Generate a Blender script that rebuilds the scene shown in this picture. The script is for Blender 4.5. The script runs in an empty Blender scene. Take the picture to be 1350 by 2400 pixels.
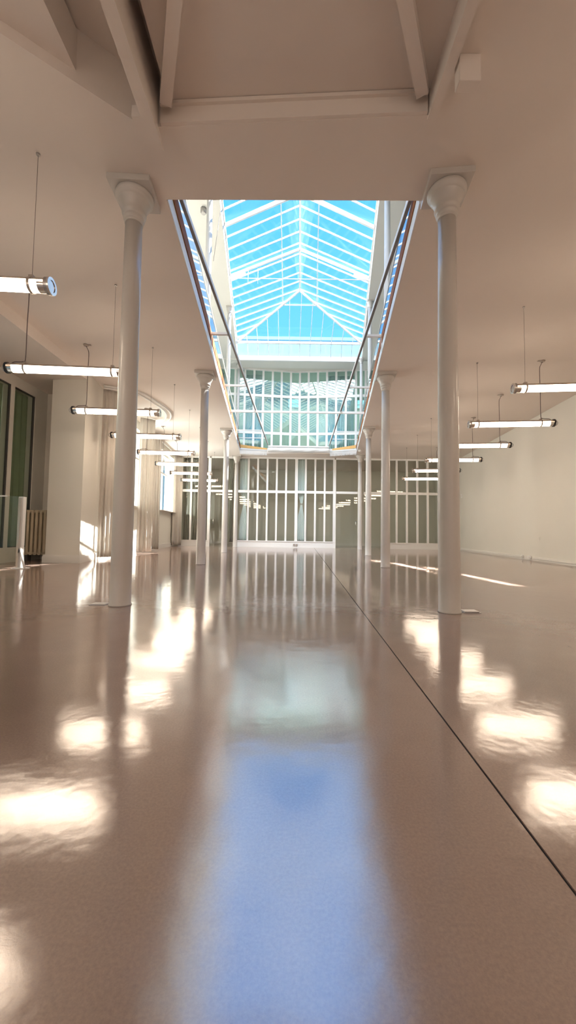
import bpy, bmesh, math, random
from mathutils import Vector, Matrix
from mathutils.geometry import tessellate_polygon

random.seed(7)
C = bpy.context.scene.collection
PI = math.pi

# ------------------------------------------------------------------ camera
F_PX = 900.0
CAM_H = 0.70
cam_d = bpy.data.cameras.new('camera')
cam = bpy.data.objects.new('camera', cam_d)
C.objects.link(cam)
bpy.context.scene.camera = cam
cam_d.sensor_fit = 'VERTICAL'
cam_d.sensor_height = 24.0
cam_d.lens = 24.0 * F_PX / 2400.0
cam_d.clip_start = 0.02
cam_d.clip_end = 400
pitch = math.atan(46 / 900.0)
cam.matrix_world = (Matrix.Translation((0, 0, CAM_H)) @ Matrix.Rotation(PI / 2 + pitch, 4, 'X')
                    @ Matrix.Rotation(0.0145, 4, 'Z'))

# ------------------------------------------------------------------ view + world + sun
vs = bpy.context.scene.view_settings
vs.view_transform = 'Standard'
vs.look = 'None'
vs.gamma = 1
vs.exposure = 0.72
vs.use_curve_mapping = False
cy = bpy.context.scene.cycles
cy.use_denoising = True
cy.max_bounces = 10
cy.diffuse_bounces = 4
cy.glossy_bounces = 4
cy.use_adaptive_sampling = True
cy.adaptive_threshold = 0.1
cy.time_limit = 900
cy.adaptive_min_samples = 16
cy.transparent_max_bounces = 24
cy.sample_clamp_indirect = 8
cy.caustics_reflective = False
cy.caustics_refractive = False

SKY_STRENGTH = 1.0
SUN_STRENGTH = 16.0
LAMP_STRENGTH = 13.0
w = bpy.data.worlds.new('sky')
bpy.context.scene.world = w
w.use_nodes = True
nt = w.node_tree
nt.nodes.clear()
o_ = nt.nodes.new('ShaderNodeOutputWorld')
b_ = nt.nodes.new('ShaderNodeBackground')
t_ = nt.nodes.new('ShaderNodeTexCoord')
s_ = nt.nodes.new('ShaderNodeSeparateXYZ')
r_ = nt.nodes.new('ShaderNodeValToRGB')
r_.color_ramp.elements[0].position = 0.0
r_.color_ramp.elements[0].color = (0.22, 0.66, 1.12, 1)
r_.color_ramp.elements[1].position = 0.75
r_.color_ramp.elements[1].color = (0.08, 0.44, 1.15, 1)
nt.links.new(t_.outputs['Generated'], s_.inputs[0])
nt.links.new(s_.outputs['Z'], r_.inputs[0])
nt.links.new(r_.outputs[0], b_.inputs['Color'])
b_.inputs['Strength'].default_value = SKY_STRENGTH
nt.links.new(b_.outputs[0], o_.inputs[0])

sun_d = bpy.data.lights.new('sun', 'SUN')
sun_d.energy = SUN_STRENGTH
sun_d.angle = math.radians(0.6)
sun_d.color = (1.0, 0.96, 0.90)
sun = bpy.data.objects.new('sun', sun_d)
C.objects.link(sun)
sun.location = (8, 8, 20)
sun.rotation_euler = Vector((-0.82, -0.55, -1.0)).to_track_quat('-Z', 'Y').to_euler()

# added wide soft sun from behind the camera, brightening the far mullions and columns
fill_d = bpy.data.lights.new('roof_fill_sun', 'SUN')
fill_d.energy = 4.0
fill_d.angle = math.radians(40)
fill_d.color = (0.94, 0.97, 1.0)
fill = bpy.data.objects.new('roof_fill_sun', fill_d)
C.objects.link(fill)
fill.location = (0, -8, 20)
fill.rotation_euler = Vector((0.03, 0.78, -0.63)).to_track_quat('-Z', 'Y').to_euler()


def area(name, loc, direction, sx, sy, radiance, col):
    d = bpy.data.lights.new(name, 'AREA')
    d.shape = 'RECTANGLE'; d.size = sx; d.size_y = sy
    d.energy = radiance * PI * sx * sy
    d.color = col
    o = bpy.data.objects.new(name, d); C.objects.link(o)
    o.location = loc
    o.rotation_euler = Vector(direction).to_track_quat('-Z', 'Z').to_euler()
    return o


# added fill lamps behind the camera, in the rear rooms and in the corridor
area('front_fill', (0.3, -4.85, 2.0), (0, 1, 0), 12.0, 3.4, 0.42, (1.0, 0.84, 0.74))
area('rear_room_fill', (1.4, 18.8, 3.9), (0, 0, -1), 11.0, 2.2, 0.2, (1.0, 0.88, 0.74))
area('upper_rear_fill', (1.0, 19.3, 8.0), (0, 0, -1), 9.0, 2.0, 1.5, (0.80, 1.0, 0.96))
area('corridor_fill', (-6.9, 7.0, 3.7), (0, 0, -1), 1.6, 4.0, 2.2, (0.95, 1.0, 0.85))
# narrow added lamps imitating sunlight thrown onto the floor by the upper glazed screen
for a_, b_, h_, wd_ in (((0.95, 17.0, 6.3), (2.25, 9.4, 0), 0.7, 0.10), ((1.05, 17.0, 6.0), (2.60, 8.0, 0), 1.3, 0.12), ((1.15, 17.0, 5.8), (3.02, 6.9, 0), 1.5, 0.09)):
    g_ = area('pane_glint_lamp', a_, Vector(b_) - Vector(a_), wd_, h_, 1.0, (1.0, 0.95, 0.86))
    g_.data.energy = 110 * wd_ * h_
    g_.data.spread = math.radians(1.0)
for y_, z_, sx_, sz_ in ((11.4, 2.56, 3.2, 2.4), (15.6, 2.6, 4.4, 2.8)):
    area('window_daylight', (-5.35 - 0.0725 * (y_ - 9), y_, z_), (1, 0.07, -0.05), sx_, sz_, 8.5, (1.0, 0.97, 0.92))


# ------------------------------------------------------------------ materials
def new_mat(name):
    m = bpy.data.materials.new(name)
    m.use_nodes = True
    return m, m.node_tree.nodes, m.node_tree.links, m.node_tree.nodes['Principled BSDF']


def paint(name, col, rough=0.5, var=0.06, scale=3.0, metal=0.0, bump=0.0, bscale=60, trans=0.0, spec=0.5):
    m, n, l, p = new_mat(name)
    tc = n.new('ShaderNodeTexCoord')
    ns = n.new('ShaderNodeTexNoise')
    ns.inputs['Scale'].default_value = scale
    ns.inputs['Detail'].default_value = 5
    l.new(tc.outputs['Object'], ns.inputs['Vector'])
    mx = n.new('ShaderNodeMixRGB')
    mx.inputs[1].default_value = (*[min(1, c * (1 + var)) for c in col], 1)
    mx.inputs[2].default_value = (*[c * (1 - var) for c in col], 1)
    l.new(ns.outputs['Fac'], mx.inputs[0])
    l.new(mx.outputs[0], p.inputs['Base Color'])
    p.inputs['Roughness'].default_value = rough
    p.inputs['Metallic'].default_value = metal
    p.inputs['Specular IOR Level'].default_value = spec
    if bump:
        n2 = n.new('ShaderNodeTexNoise')
        n2.inputs['Scale'].default_value = bscale
        n2.inputs['Detail'].default_value = 4
        l.new(tc.outputs['Object'], n2.inputs['Vector'])
        bp = n.new('ShaderNodeBump')
        bp.inputs['Strength'].default_value = bump
        bp.inputs['Distance'].default_value = 0.01
        l.new(n2.outputs['Fac'], bp.inputs['Height'])
        l.new(bp.outputs[0], p.inputs['Normal'])
    if trans:
        tr = n.new('ShaderNodeBsdfTranslucent')
        l.new(mx.outputs[0], tr.inputs['Color'])
        ms = n.new('ShaderNodeMixShader')
        ms.inputs[0].default_value = trans
        l.new(p.outputs[0], ms.inputs[1])
        l.new(tr.outputs[0], ms.inputs[2])
        l.new(ms.outputs[0], n['Material Output'].inputs['Surface'])
    return m


def glass(name, tint=(0.95, 0.98, 0.97), k=1.0, f0=0.04):
    m, n, l, p = new_mat(name)
    n.remove(p)
    lw = n.new('ShaderNodeLayerWeight')
    lw.inputs['Blend'].default_value = 0.5
    pw = n.new('ShaderNodeMath'); pw.operation = 'POWER'; pw.inputs[1].default_value = 5
    l.new(lw.outputs['Facing'], pw.inputs[0])
    ma = n.new('ShaderNodeMath'); ma.operation = 'MULTIPLY_ADD'
    ma.inputs[1].default_value = (1 - f0) * k
    ma.inputs[2].default_value = f0 * k
    l.new(pw.outputs[0], ma.inputs[0])
    tr = n.new('ShaderNodeBsdfTransparent'); tr.inputs[0].default_value = (*tint, 1)
    gl = n.new('ShaderNodeBsdfGlossy'); gl.inputs['Roughness'].default_value = 0.0
    ms = n.new('ShaderNodeMixShader')
    l.new(ma.outputs[0], ms.inputs[0])
    l.new(tr.outputs[0], ms.inputs[1])
    l.new(gl.outputs[0], ms.inputs[2])
    l.new(ms.outputs[0], n['Material Output'].inputs['Surface'])
    return m


def emit(name, col, s):
    m, n, l, p = new_mat(name)
    p.inputs['Base Color'].default_value = (*col, 1)
    p.inputs['Emission Color'].default_value = (*col, 1)
    p.inputs['Emission Strength'].default_value = s
    return m


def floor_mat():
    m, n, l, p = new_mat('polished_resin_floor')
    tc = n.new('ShaderNodeTexCoord')

    def noise(scale, det=6, rough=0.6, vec=None):
        a = n.new('ShaderNodeTexNoise')
        a.inputs['Scale'].default_value = scale
        a.inputs['Detail'].default_value = det
        a.inputs['Roughness'].default_value = rough
        l.new(vec or tc.outputs['Object'], a.inputs['Vector'])
        return a
    big = noise(0.9, 8)
    fine = noise(140, 8, 0.75)
    r1 = n.new('ShaderNodeValToRGB')
    r1.color_ramp.elements[0].position = 0.32
    r1.color_ramp.elements[0].color = (0.30, 0.208, 0.168, 1)
    r1.color_ramp.elements[1].position = 0.70
    r1.color_ramp.elements[1].color = (0.375, 0.268, 0.219, 1)
    l.new(big.outputs['Fac'], r1.inputs[0])
    r2 = n.new('ShaderNodeValToRGB')
    r2.color_ramp.elements[0].position = 0.30
    r2.color_ramp.elements[0].color = (0.80, 0.80, 0.80, 1)
    r2.color_ramp.elements[1].position = 0.62
    r2.color_ramp.elements[1].color = (1.04, 1.03, 1.02, 1)
    l.new(fine.outputs['Fac'], r2.inputs[0])
    mu = n.new('ShaderNodeMixRGB'); mu.blend_type = 'MULTIPLY'; mu.inputs[0].default_value = 1
    l.new(r1.outputs[0], mu.inputs[1])
    l.new(r2.outputs[0], mu.inputs[2])
    # thin worn scuffs
    vo = n.new('ShaderNodeTexVoronoi'); vo.feature = 'DISTANCE_TO_EDGE'
    vo.inputs['Scale'].default_value = 2.3
    wn = noise(2.0, 3)
    va = n.new('ShaderNodeVectorMath'); va.operation = 'ADD'
    l.new(tc.outputs['Object'], va.inputs[0])
    l.new(wn.outputs['Color'], va.inputs[1])
    l.new(va.outputs[0], vo.inputs['Vector'])
    lt = n.new('ShaderNodeMath'); lt.operation = 'LESS_THAN'; lt.inputs[1].default_value = 0.0022
    l.new(vo.outputs['Distance'], lt.inputs[0])
    gate = noise(1.7, 2)
    gt = n.new('ShaderNodeMath'); gt.operation = 'GREATER_THAN'; gt.inputs[1].default_value = 0.60
    l.new(gate.outputs['Fac'], gt.inputs[0])
    mm = n.new('ShaderNodeMath'); mm.operation = 'MULTIPLY'
    l.new(lt.outputs[0], mm.inputs[0]); l.new(gt.outputs[0], mm.inputs[1])
    m3 = n.new('ShaderNodeMath'); m3.operation = 'MULTIPLY'; m3.inputs[1].default_value = 0.22
    l.new(mm.outputs[0], m3.inputs[0])
    sc = n.new('ShaderNodeMixRGB')
    sc.inputs[2].default_value = (0.16, 0.11, 0.085, 1)
    l.new(m3.outputs[0], sc.inputs[0])
    l.new(mu.outputs[0], sc.inputs[1])
    # dark specks
    v2 = n.new('ShaderNodeTexVoronoi'); v2.inputs['Scale'].default_value = 4.0
    l.new(tc.outputs['Object'], v2.inputs['Vector'])
    l2 = n.new('ShaderNodeMath'); l2.operation = 'LESS_THAN'; l2.inputs[1].default_value = 0.010
    l.new(v2.outputs['Distance'], l2.inputs[0])
    sp = n.new('ShaderNodeMixRGB')
    sp.inputs[2].default_value = (0.07, 0.045, 0.035, 1)
    l.new(l2.outputs[0], sp.inputs[0])
    l.new(sc.outputs[0], sp.inputs[1])
    l.new(sp.outputs[0], p.inputs['Base Color'])
    # gloss
    rr = n.new('ShaderNodeMapRange')
    rr.inputs['From Min'].default_value = 0.3
    rr.inputs['From Max'].default_value = 0.7
    rr.inputs['To Min'].default_value = 0.06
    rr.inputs['To Max'].default_value = 0.11
    l.new(fine.outputs['Fac'], rr.inputs['Value'])
    l.new(rr.outputs[0], p.inputs['Roughness'])
    p.inputs['IOR'].default_value = 3.4
    bw = noise(5.0, 3)
    bp = n.new('ShaderNodeBump')
    bp.inputs['Strength'].default_value = 0.13
    bp.inputs['Distance'].default_value = 0.01
    l.new(bw.outputs['Fac'], bp.inputs['Height'])
    b2 = n.new('ShaderNodeBump')
    b2.inputs['Strength'].default_value = 0.09
    b2.inputs['Distance'].default_value = 0.001
    l.new(fine.outputs['Fac'], b2.inputs['Height'])
    l.new(bp.outputs[0], b2.inputs['Normal'])
    l.new(b2.outputs[0], p.inputs['Normal'])
    return m


M = {}
M['floor'] = floor_mat()
M['ceil'] = paint('ceiling_paint', (0.86, 0.79, 0.73), 0.8, 0.02, 0.8)
M['wall'] = paint('wall_paint', (0.78, 0.75, 0.68), 0.75, 0.03, 1.2, bump=0.05)
M['white'] = paint('white_paint', (0.80, 0.77, 0.72), 0.42, 0.02, 2.0)
M['column'] = paint('column_gloss_paint', (0.64, 0.61, 0.575), 0.36, 0.02, 2.0)
for _c in ('column',):
    _p = M[_c].node_tree.nodes['Principled BSDF']
    _p.inputs['Coat Weight'].default_value = 0.25
    _p.inputs['Coat Roughness'].default_value = 0.10
M['upper'] = paint('upper_wall_paint', (0.84, 0.83, 0.78), 0.7, 0.02, 1.0)
M['upfloor'] = paint('upper_boards', (0.60, 0.57, 0.51), 0.5, 0.1, 2.0)
M['steelwhite'] = paint('white_metal', (0.90, 0.90, 0.89), 0.35, 0.02, 4)
M['wood'] = paint('brown_wood', (0.40, 0.16, 0.065), 0.7, 0.25, 6, spec=0.2)
M['oak'] = paint('golden_wood', (0.72, 0.42, 0.14), 0.5, 0.15, 6)
M['dark'] = paint('dark_metal', (0.09, 0.085, 0.085), 0.4, 0.1, 8)
M['rail'] = paint('grey_metal', (0.24, 0.23, 0.23), 0.35, 0.1, 8, metal=0.4)
M['chrome'] = paint('chrome', (0.80, 0.77, 0.74), 0.18, 0.03, 8, metal=1.0)
M['shell'] = paint('lamp_shell_metal', (0.50, 0.43, 0.38), 0.32, 0.05, 8, metal=0.75)
M['black'] = paint('black_rubber', (0.02, 0.02, 0.022), 0.45, 0.1, 8)
M['cable'] = paint('brown_grey_cable', (0.16, 0.12, 0.115), 0.5, 0.1, 8)
M['wire'] = paint('steel_wire', (0.28, 0.24, 0.22), 0.4, 0.1, 8, metal=0.3)
M['curtain'] = paint('pale_curtain_cloth', (0.74, 0.70, 0.65), 0.9, 0.05, 5, trans=0.35)
M['greycurtain'] = paint('grey_curtain_cloth', (0.46, 0.43, 0.38), 0.9, 0.08, 5, trans=0.2)
M['green'] = paint('green_curtain_cloth', (0.36, 0.43, 0.28), 0.9, 0.12, 4, trans=0.1)
M['canvas'] = paint('white_canvas', (0.85, 0.86, 0.86), 0.8, 0.03, 6, trans=0.25)
M['tied'] = paint('blue_white_cloth', (0.86, 0.90, 0.92), 0.85, 0.03, 6)
M['lampglow'] = emit('lamp_glow', (1.0, 0.80, 0.61), LAMP_STRENGTH)
M['glass'] = glass('clear_glass', (0.90, 0.93, 0.91), 1.0, 0.05)
M['upperglass'] = glass('coated_glass', (0.76, 0.90, 0.89), 1.0, 0.10)
M['roofglass'] = glass('roof_glass', (0.97, 0.985, 0.99), 0.8, 0.04)
M['radiator'] = paint('cream_radiator', (0.62, 0.52, 0.38), 0.4, 0.05, 5)
M['plate'] = paint('steel_plate', (0.42, 0.40, 0.39), 0.35, 0.1, 6, metal=0.7)
M['groove'] = paint('groove_black', (0.02, 0.017, 0.015), 0.8, 0.1, 8)
M['facade'] = paint('bounce_facade', (0.86, 0.84, 0.80), 0.9, 0.03, 0.6)
M['zinc'] = paint('zinc_roof', (0.22, 0.42, 0.52), 0.5, 0.06, 1.0)
M['brickpot'] = paint('chimney_clay', (0.30, 0.36, 0.50), 0.8, 0.1, 2)


# ------------------------------------------------------------------ mesh helpers
class MB:
    def __init__(self):
        self.v = []; self.f = []; self.smooth = []

    def add(self, vs_, fs_, smooth=False):
        n = len(self.v)
        self.v += [tuple(p) for p in vs_]
        for f in fs_:
            self.f.append(tuple(i + n for i in f)); self.smooth.append(smooth)
        return self

    def box(self, x0, x1, y0, y1, z0, z1):
        vv = [(x0, y0, z0), (x1, y0, z0), (x1, y1, z0), (x0, y1, z0), (x0, y0, z1), (x1, y0, z1), (x1, y1, z1), (x0, y1, z1)]
        return self.add(vv, [(0, 3, 2, 1), (4, 5, 6, 7), (0, 1, 5, 4), (1, 2, 6, 5), (2, 3, 7, 6), (3, 0, 4, 7)])

    def bar(self, p, q, wd, ht, up=(0, 0, 1)):
        p, q = Vector(p), Vector(q)
        d = (q - p).normalized()
        s = d.cross(Vector(up)).normalized()
        u = s.cross(d).normalized()
        vv = []
        for c in (p, q):
            for a, b in ((-1, -1), (1, -1), (1, 1), (-1, 1)):
                vv.append(c + s * (a * wd / 2) + u * (b * ht / 2))
        return self.add(vv, [(0, 1, 2, 3)[::-1], (4, 5, 6, 7), (0, 1, 5, 4), (1, 2, 6, 5), (2, 3, 7, 6), (3, 0, 4, 7)])

    def tube(self, pts, r, n=10, caps=True):
        pts = [Vector(p) for p in pts]
        rings = []
        for i, p in enumerate(pts):
            d = (pts[min(i + 1, len(pts) - 1)] - pts[max(i - 1, 0)]).normalized()
            a = Vector((0, 0, 1)) if abs(d.z) < 0.9 else Vector((1, 0, 0))
            s = d.cross(a).normalized(); u = s.cross(d)
            rr = r[i] if isinstance(r, (list, tuple)) else r
            rings.append([p + (s * math.cos(2 * PI * k / n) + u * math.sin(2 * PI * k / n)) * rr for k in range(n)])
        vv = [q for ring in rings for q in ring]
        ff = []
        for i in range(len(pts) - 1):
            for k in range(n):
                a, b = i * n + k, i * n + (k + 1) % n
                ff.append((a, b, b + n, a + n))
        self.add(vv, ff, True)
        if caps:
            m = len(self.v) - len(vv)
            self.f.append(tuple(m + k for k in range(n))[::-1]); self.smooth.append(False)
            self.f.append(tuple(m + (len(pts) - 1) * n + k for k in range(n))); self.smooth.append(False)
        return self

    def lathe(self, prof, n=32, c=(0, 0, 0), smooth=True):
        vv = []
        for r, z in prof:
            vv += [(c[0] + r * math.cos(2 * PI * k / n), c[1] + r * math.sin(2 * PI * k / n), c[2] + z) for k in range(n)]
        ff = []
        for i in range(len(prof) - 1):
            for k in range(n):
                a, b = i * n + k, i * n + (k + 1) % n
                ff.append((a, b, b + n, a + n))
        self.add(vv, ff, smooth)
        m = len(self.v) - len(vv)
        self.f.append(tuple(m + k for k in range(n))[::-1]); self.smooth.append(False)
        self.f.append(tuple(m + (len(prof) - 1) * n + k for k in range(n))); self.smooth.append(False)
        return self

    def prism(self, outer, z0, z1, holes=()):
        loops = [outer] + list(holes)
        flat = [p for lp in loops for p in lp]
        n = len(flat)
        tris = tessellate_polygon([[Vector((x, y, 0)) for x, y in lp] for lp in loops])
        vv = [(x, y, z0) for x, y in flat] + [(x, y, z1) for x, y in flat]
        ff = []
        for t in tris:
            a, b, c = [Vector((*flat[i], 0)) for i in t]
            if (b - a).cross(c - a).z < 0:
                t = tuple(t)[::-1]
            ff.append(tuple(t)[::-1]); ff.append(tuple(i + n for i in t))
        k = 0
        for lp in loops:
            m = len(lp)
            for i in range(m):
                a, b = k + i, k + (i + 1) % m
                ff.append((a, b, b + n, a + n))
            k += m
        return self.add(vv, ff)

    def quad_slab(self, a, b, c, d, t):
        """a four-cornered pane of thickness t"""
        a, b, c, d = map(Vector, (a, b, c, d))
        nrm = ((b - a).cross(d - a)).normalized() * t / 2
        vv = [a - nrm, b - nrm, c - nrm, d - nrm, a + nrm, b + nrm, c + nrm, d + nrm]
        return self.add(vv, [(0, 3, 2, 1), (4, 5, 6, 7), (0, 1, 5, 4), (1, 2, 6, 5), (2, 3, 7, 6), (3, 0, 4, 7)])

    def tri_slab(self, a, b, c, t):
        a, b, c = map(Vector, (a, b, c))
        nrm = ((b - a).cross(c - a)).normalized() * t / 2
        return self.add([a - nrm, b - nrm, c - nrm, a + nrm, b + nrm, c + nrm],
                        [(0, 2, 1), (3, 4, 5), (0, 1, 4, 3), (1, 2, 5, 4), (2, 0, 3, 5)])

    def build(self, name, mat, parent=None, bevel=0.0, local=False):
        me = bpy.data.meshes.new(name)
        off = Vector((0, 0, 0))
        if parent is not None and not local:
            q = parent
            while q is not None:
                off += q.location
                q = q.parent
        me.from_pydata([tuple(Vector(p) - off) for p in self.v], [], self.f)
        me.polygons.foreach_set('use_smooth', self.smooth)
        me.materials.append(M[mat] if isinstance(mat, str) else mat)
        bm = bmesh.new(); bm.from_mesh(me)
        bmesh.ops.recalc_face_normals(bm, faces=bm.faces)
        bm.to_mesh(me); bm.free()
        o = bpy.data.objects.new(name, me)
        C.objects.link(o)
        o.parent = parent
        if bevel:
            md = o.modifiers.new('bevel', 'BEVEL'); md.width = bevel; md.segments = 2; md.limit_method = 'ANGLE'
        return o


def thing(name, label, cat, loc=(0, 0, 0), group=None):
    o = bpy.data.objects.new(name, None)
    C.objects.link(o)
    o.location = loc
    return tag(o, label, cat, group)


def tag(o, label, cat, group=None):
    o['label'] = label; o['category'] = cat; o['kind'] = 'thing'
    if group: o['group'] = group
    return o


def struct(o):
    o['kind'] = 'structure'
    return o


def copy_tree(o, parent=None):
    c = o.copy(); C.objects.link(c); c.parent = parent
    for ch in list(o.children):
        copy_tree(ch, c)
    return c


def catmull(pts, n=8):
    pts = [Vector(p) for p in pts]
    out = []
    P = [pts[0]] + pts + [pts[-1]]
    for i in range(1, len(P) - 2):
        a, b, c, d = P[i - 1:i + 3]
        for k in range(n):
            t = k / n
            out.append(0.5 * ((2 * b) + (c - a) * t + (2 * a - 5 * b + 4 * c - d) * t * t + (3 * b - a - 3 * c + d) * t ** 3))
    out.append(pts[-1])
    return out


def cloth(path, z0, z1, folds, amp, seed=0, waist=None, nz=26, lean=0.0):
    """hanging folded cloth along a floor-plan path; a closed thin sheet"""
    rnd = random.Random(seed)
    pts = catmull([(x, y, 0) for x, y in path], 6) if len(path) > 2 else [Vector((*p, 0)) for p in path]
    L = [0]
    for a, b in zip(pts, pts[1:]): L.append(L[-1] + (b - a).length)
    nu = folds * 8
    ph = [rnd.uniform(-0.5, 0.5) for _ in range(folds + 2)]
    am = [rnd.uniform(0.6, 1.25) for _ in range(folds + 2)]
    grid = []
    mid = None
    for j in range(nz + 1):
        tz = j / nz
        z = z1 + (z0 - z1) * tz
        row = []
        for i in range(nu + 1):
            t = i / nu
            s = t * L[-1]
            k = 0
            while k < len(L) - 2 and L[k + 1] < s: k += 1
            q = (s - L[k]) / max(1e-6, L[k + 1] - L[k])
            p = pts[k].lerp(pts[k + 1], q)
            d = (pts[k + 1] - pts[k]).normalized()
            nrm = Vector((-d.y, d.x, 0))
            fi = t * folds
            ii = int(fi)
            a = amp * (am[ii] * (1 - (fi - ii)) + am[ii + 1] * (fi - ii)) * (0.45 + 0.75 * tz)
            off = a * math.sin(2 * PI * fi + ph[ii] * tz * 1.2 + 0.4 * math.sin(3 * tz + ii))
            along = 0.25 * a * math.sin(4 * PI * fi + ph[ii] * 2) + lean * tz
            pos = p + nrm * off + d * along
            if waist:
                wz, ww, cx = waist
                f = 1 - (1 - ww) * math.exp(-((z - wz) / (0.35 if z > wz else 0.22)) ** 2) if z > wz else \
                    1 - (1 - ww) * math.exp(-((z - wz) / 0.55) ** 2)
                c0 = pts[0].lerp(pts[-1], cx)
                pos = c0 + (pos - c0) * f
            row.append(Vector((pos.x, pos.y, z)))
        grid.append(row)
    mb = MB()
    W = nu + 1
    vv = [p for r in grid for p in r]
    ff = [(j * W + i, j * W + i + 1, (j + 1) * W + i + 1, (j + 1) * W + i) for j in range(nz) for i in range(nu)]
    mb.add(vv, ff, True)
    return mb


def build_cloth(mb, name, mat, parent=None):
    o = mb.build(name, mat, parent)
    md = o.modifiers.new('thick', 'SOLIDIFY'); md.thickness = 0.004
    return o


# ------------------------------------------------------------------ plan lines
Z_C = 4.0                                   # underside of the main ceiling
LCX = lambda y: -1.54 - 0.0565 * (y - 3.59)     # column line by the curtained windows
RCX = lambda y: 1.46 + 0.123 * (y - 3.48)       # column line by the bare wall
OLX = lambda y: -1.26 - 0.0652 * (y - 3.68)     # edges of the ceiling opening
ORX = lambda y: 1.28 + 0.1265 * (y - 3.65)
ELX = lambda y: -1.67 - 0.080 * (y - 8.7)       # eaves of the glass roof
ERX = lambda y: 2.00 + 0.143 * (y - 8.64)
Y_P = 17.0                                  # glazed end partition
Y_FAR_L, Y_FAR_R = 16.25, 15.9

# ------------------------------------------------------------------ floor + ceiling
groove = lambda y: 0.545 + 0.037 * y
gw = 0.0035
mb = MB()
y0, y1 = -5.0, Y_P + 0.1
mb.prism([(-7.5, y0), (groove(y0) - gw, y0), (groove(y1) - gw, y1), (-7.5, y1)], -0.12, 0)
mb.prism([(groove(y0) + gw, y0), (9.0, y0), (9.0, y1), (groove(y1) + gw, y1)], -0.12, 0)
mb.prism([(groove(y0) - gw, y0), (groove(y0) + gw, y0), (groove(y1) + gw, y1), (groove(y1) - gw, y1)], -0.12, -0.004)
mb.box(-7.5, 9.0, y1, 21.2, -0.12, 0)
fl = struct(mb.build('floor', 'floor'))
fl.data.materials.append(M['groove'])
for p in fl.data.polygons:
    if abs(p.center.z + 0.004) < 1e-4: p.material_index = 1

opening = [(OLX(3.68), 3.68), (ORX(3.65), 3.65), (ORX(Y_FAR_R), Y_FAR_R), (OLX(Y_FAR_L), Y_FAR_L)]
recess = [(-1.19, 2.99), (1.10, 2.865), (1.10, -2.5), (-3.6, -2.5), (-3.6, 1.10), (-1.97, 2.40), (-1.29, 2.94)]
mb = MB()
mb.prism([(-7.2, -5.0), (8.8, -5.0), (8.8, 21.2), (-7.2, 21.2)], Z_C, Z_C + 0.20, [opening, recess])
struct(mb.build('ceiling', 'ceil'))
# recessed panel above the front bay
mb = MB()
mb.prism([(x * 1.0, y) for x, y in recess], 4.42, 4.5)
n = len(recess)
for i in range(n):
    a, b = recess[i], recess[(i + 1) % n]
    d = (Vector(b) - Vector(a)).normalized(); nr = Vector((-d.y, d.x)) * 0.05
    mb.quad_slab((a[0] + nr.x, a[1] + nr.y, 4.2), (b[0] + nr.x, b[1] + nr.y, 4.2), (b[0] + nr.x, b[1] + nr.y, 4.46), (a[0] + nr.x, a[1] + nr.y, 4.46), 0.1)
mb.prism([(-1.02, 3.02), (1.06, 2.92), (1.06, -2.4), (-1.02, -2.4)], 4.17, 4.21)
mb.prism([(-3.6, 1.12), (-1.97, 2.42), (-1.62, 2.70), (-1.62, -2.4), (-3.6, -2.4)], 4.09, 4.40)
struct(mb.build('ceiling_recess', 'ceil'))

# beams that frame the recess
beams = thing('ceiling_beam', 'white ceiling beam running overhead along the edge of the recess with the slanted fascia', 'beam', (-1.13, 0.3, 3.88))
mb = MB(); mb.box(-1.15, -1.11, -2.4, 3.07, 3.90, 4.42); mb.build('web', 'ceil', beams)
mb = MB(); mb.box(-1.18, -1.09, -2.4, 3.07, 3.88, 3.90); mb.build('flange', 'ceil', beams)
mb = MB(); mb.box(-1.26, -1.15, 2.82, 3.04, 3.90, 3.995); mb.build('end_block', 'ceil', beams)
b2 = thing('ceiling_beam', 'white ceiling beam overhead beside the small square block hanging from the ceiling', 'beam', (1.07, 0.3, 3.93))
mb = MB(); mb.box(1.06, 1.095, -2.4, 2.845, 3.95, 4.42); mb.build('web', 'ceil', b2)
mb = MB(); mb.box(1.045, 1.115, -2.4, 2.845, 3.93, 3.95); mb.build('flange', 'ceil', b2)
b3 = MB().bar((-1.015, 2.87, 4.11), (-0.30, 1.15, 4.11), 0.09, 0.118).build('ceiling_rib', 'ceil')
tag(b3, 'slanting ceiling rib meeting the cross beam at its end by the slanted fascia', 'beam')
b4 = MB().bar((0.985, 2.78, 4.11), (0.07, 1.15, 4.11), 0.09, 0.118).build('ceiling_rib', 'ceil')
tag(b4, 'slanting ceiling rib meeting the cross beam at its end by the hanging block', 'beam')
mb = MB(); mb.bar((-1.085, 2.97, 4.085), (1.05, 2.855, 4.085), 0.03, 0.165)
mb.bar((-1.085, 2.945, 4.15), (1.05, 2.83, 4.15), 0.03, 0.03)
tag(mb.build('cross_beam', 'ceil'), 'white cross beam closing the ceiling recess in front of the skylight', 'beam')
tag(MB().box(1.13, 1.28, 2.47, 2.55, 3.80, 3.998).build('ceiling_block', 'ceil', bevel=0.006), 'small square painted block hanging from the ceiling beside the beam', 'block')

# ------------------------------------------------------------------ walls
RWX = lambda y: 6.70 + 0.099 * (y - 8.93)
mb = MB()
mb.prism([(RWX(-5), -5), (RWX(-5) + 0.25, -5), (RWX(21) + 0.25, 21), (RWX(21), 21)], 0, Z_C)
struct(mb.build('wall_right', 'wall'))
mb = MB()
mb.prism([(RWX(-5) - 0.03, -5), (RWX(-5), -5), (RWX(16.9), 16.9), (RWX(16.9) - 0.03, 16.9)], 0, 0.10)
mb.prism([(RWX(-5) - 0.045, -5), (RWX(-5), -5), (RWX(16.9), 16.9), (RWX(16.9) - 0.045, 16.9)], 0.045, 0.062)
struct(mb.build('baseboard_right', 'white'))
struct(MB().box(-7, 8, -5.2, -5.0, 0, Z_C).build('wall_front', 'wall'))


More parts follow.
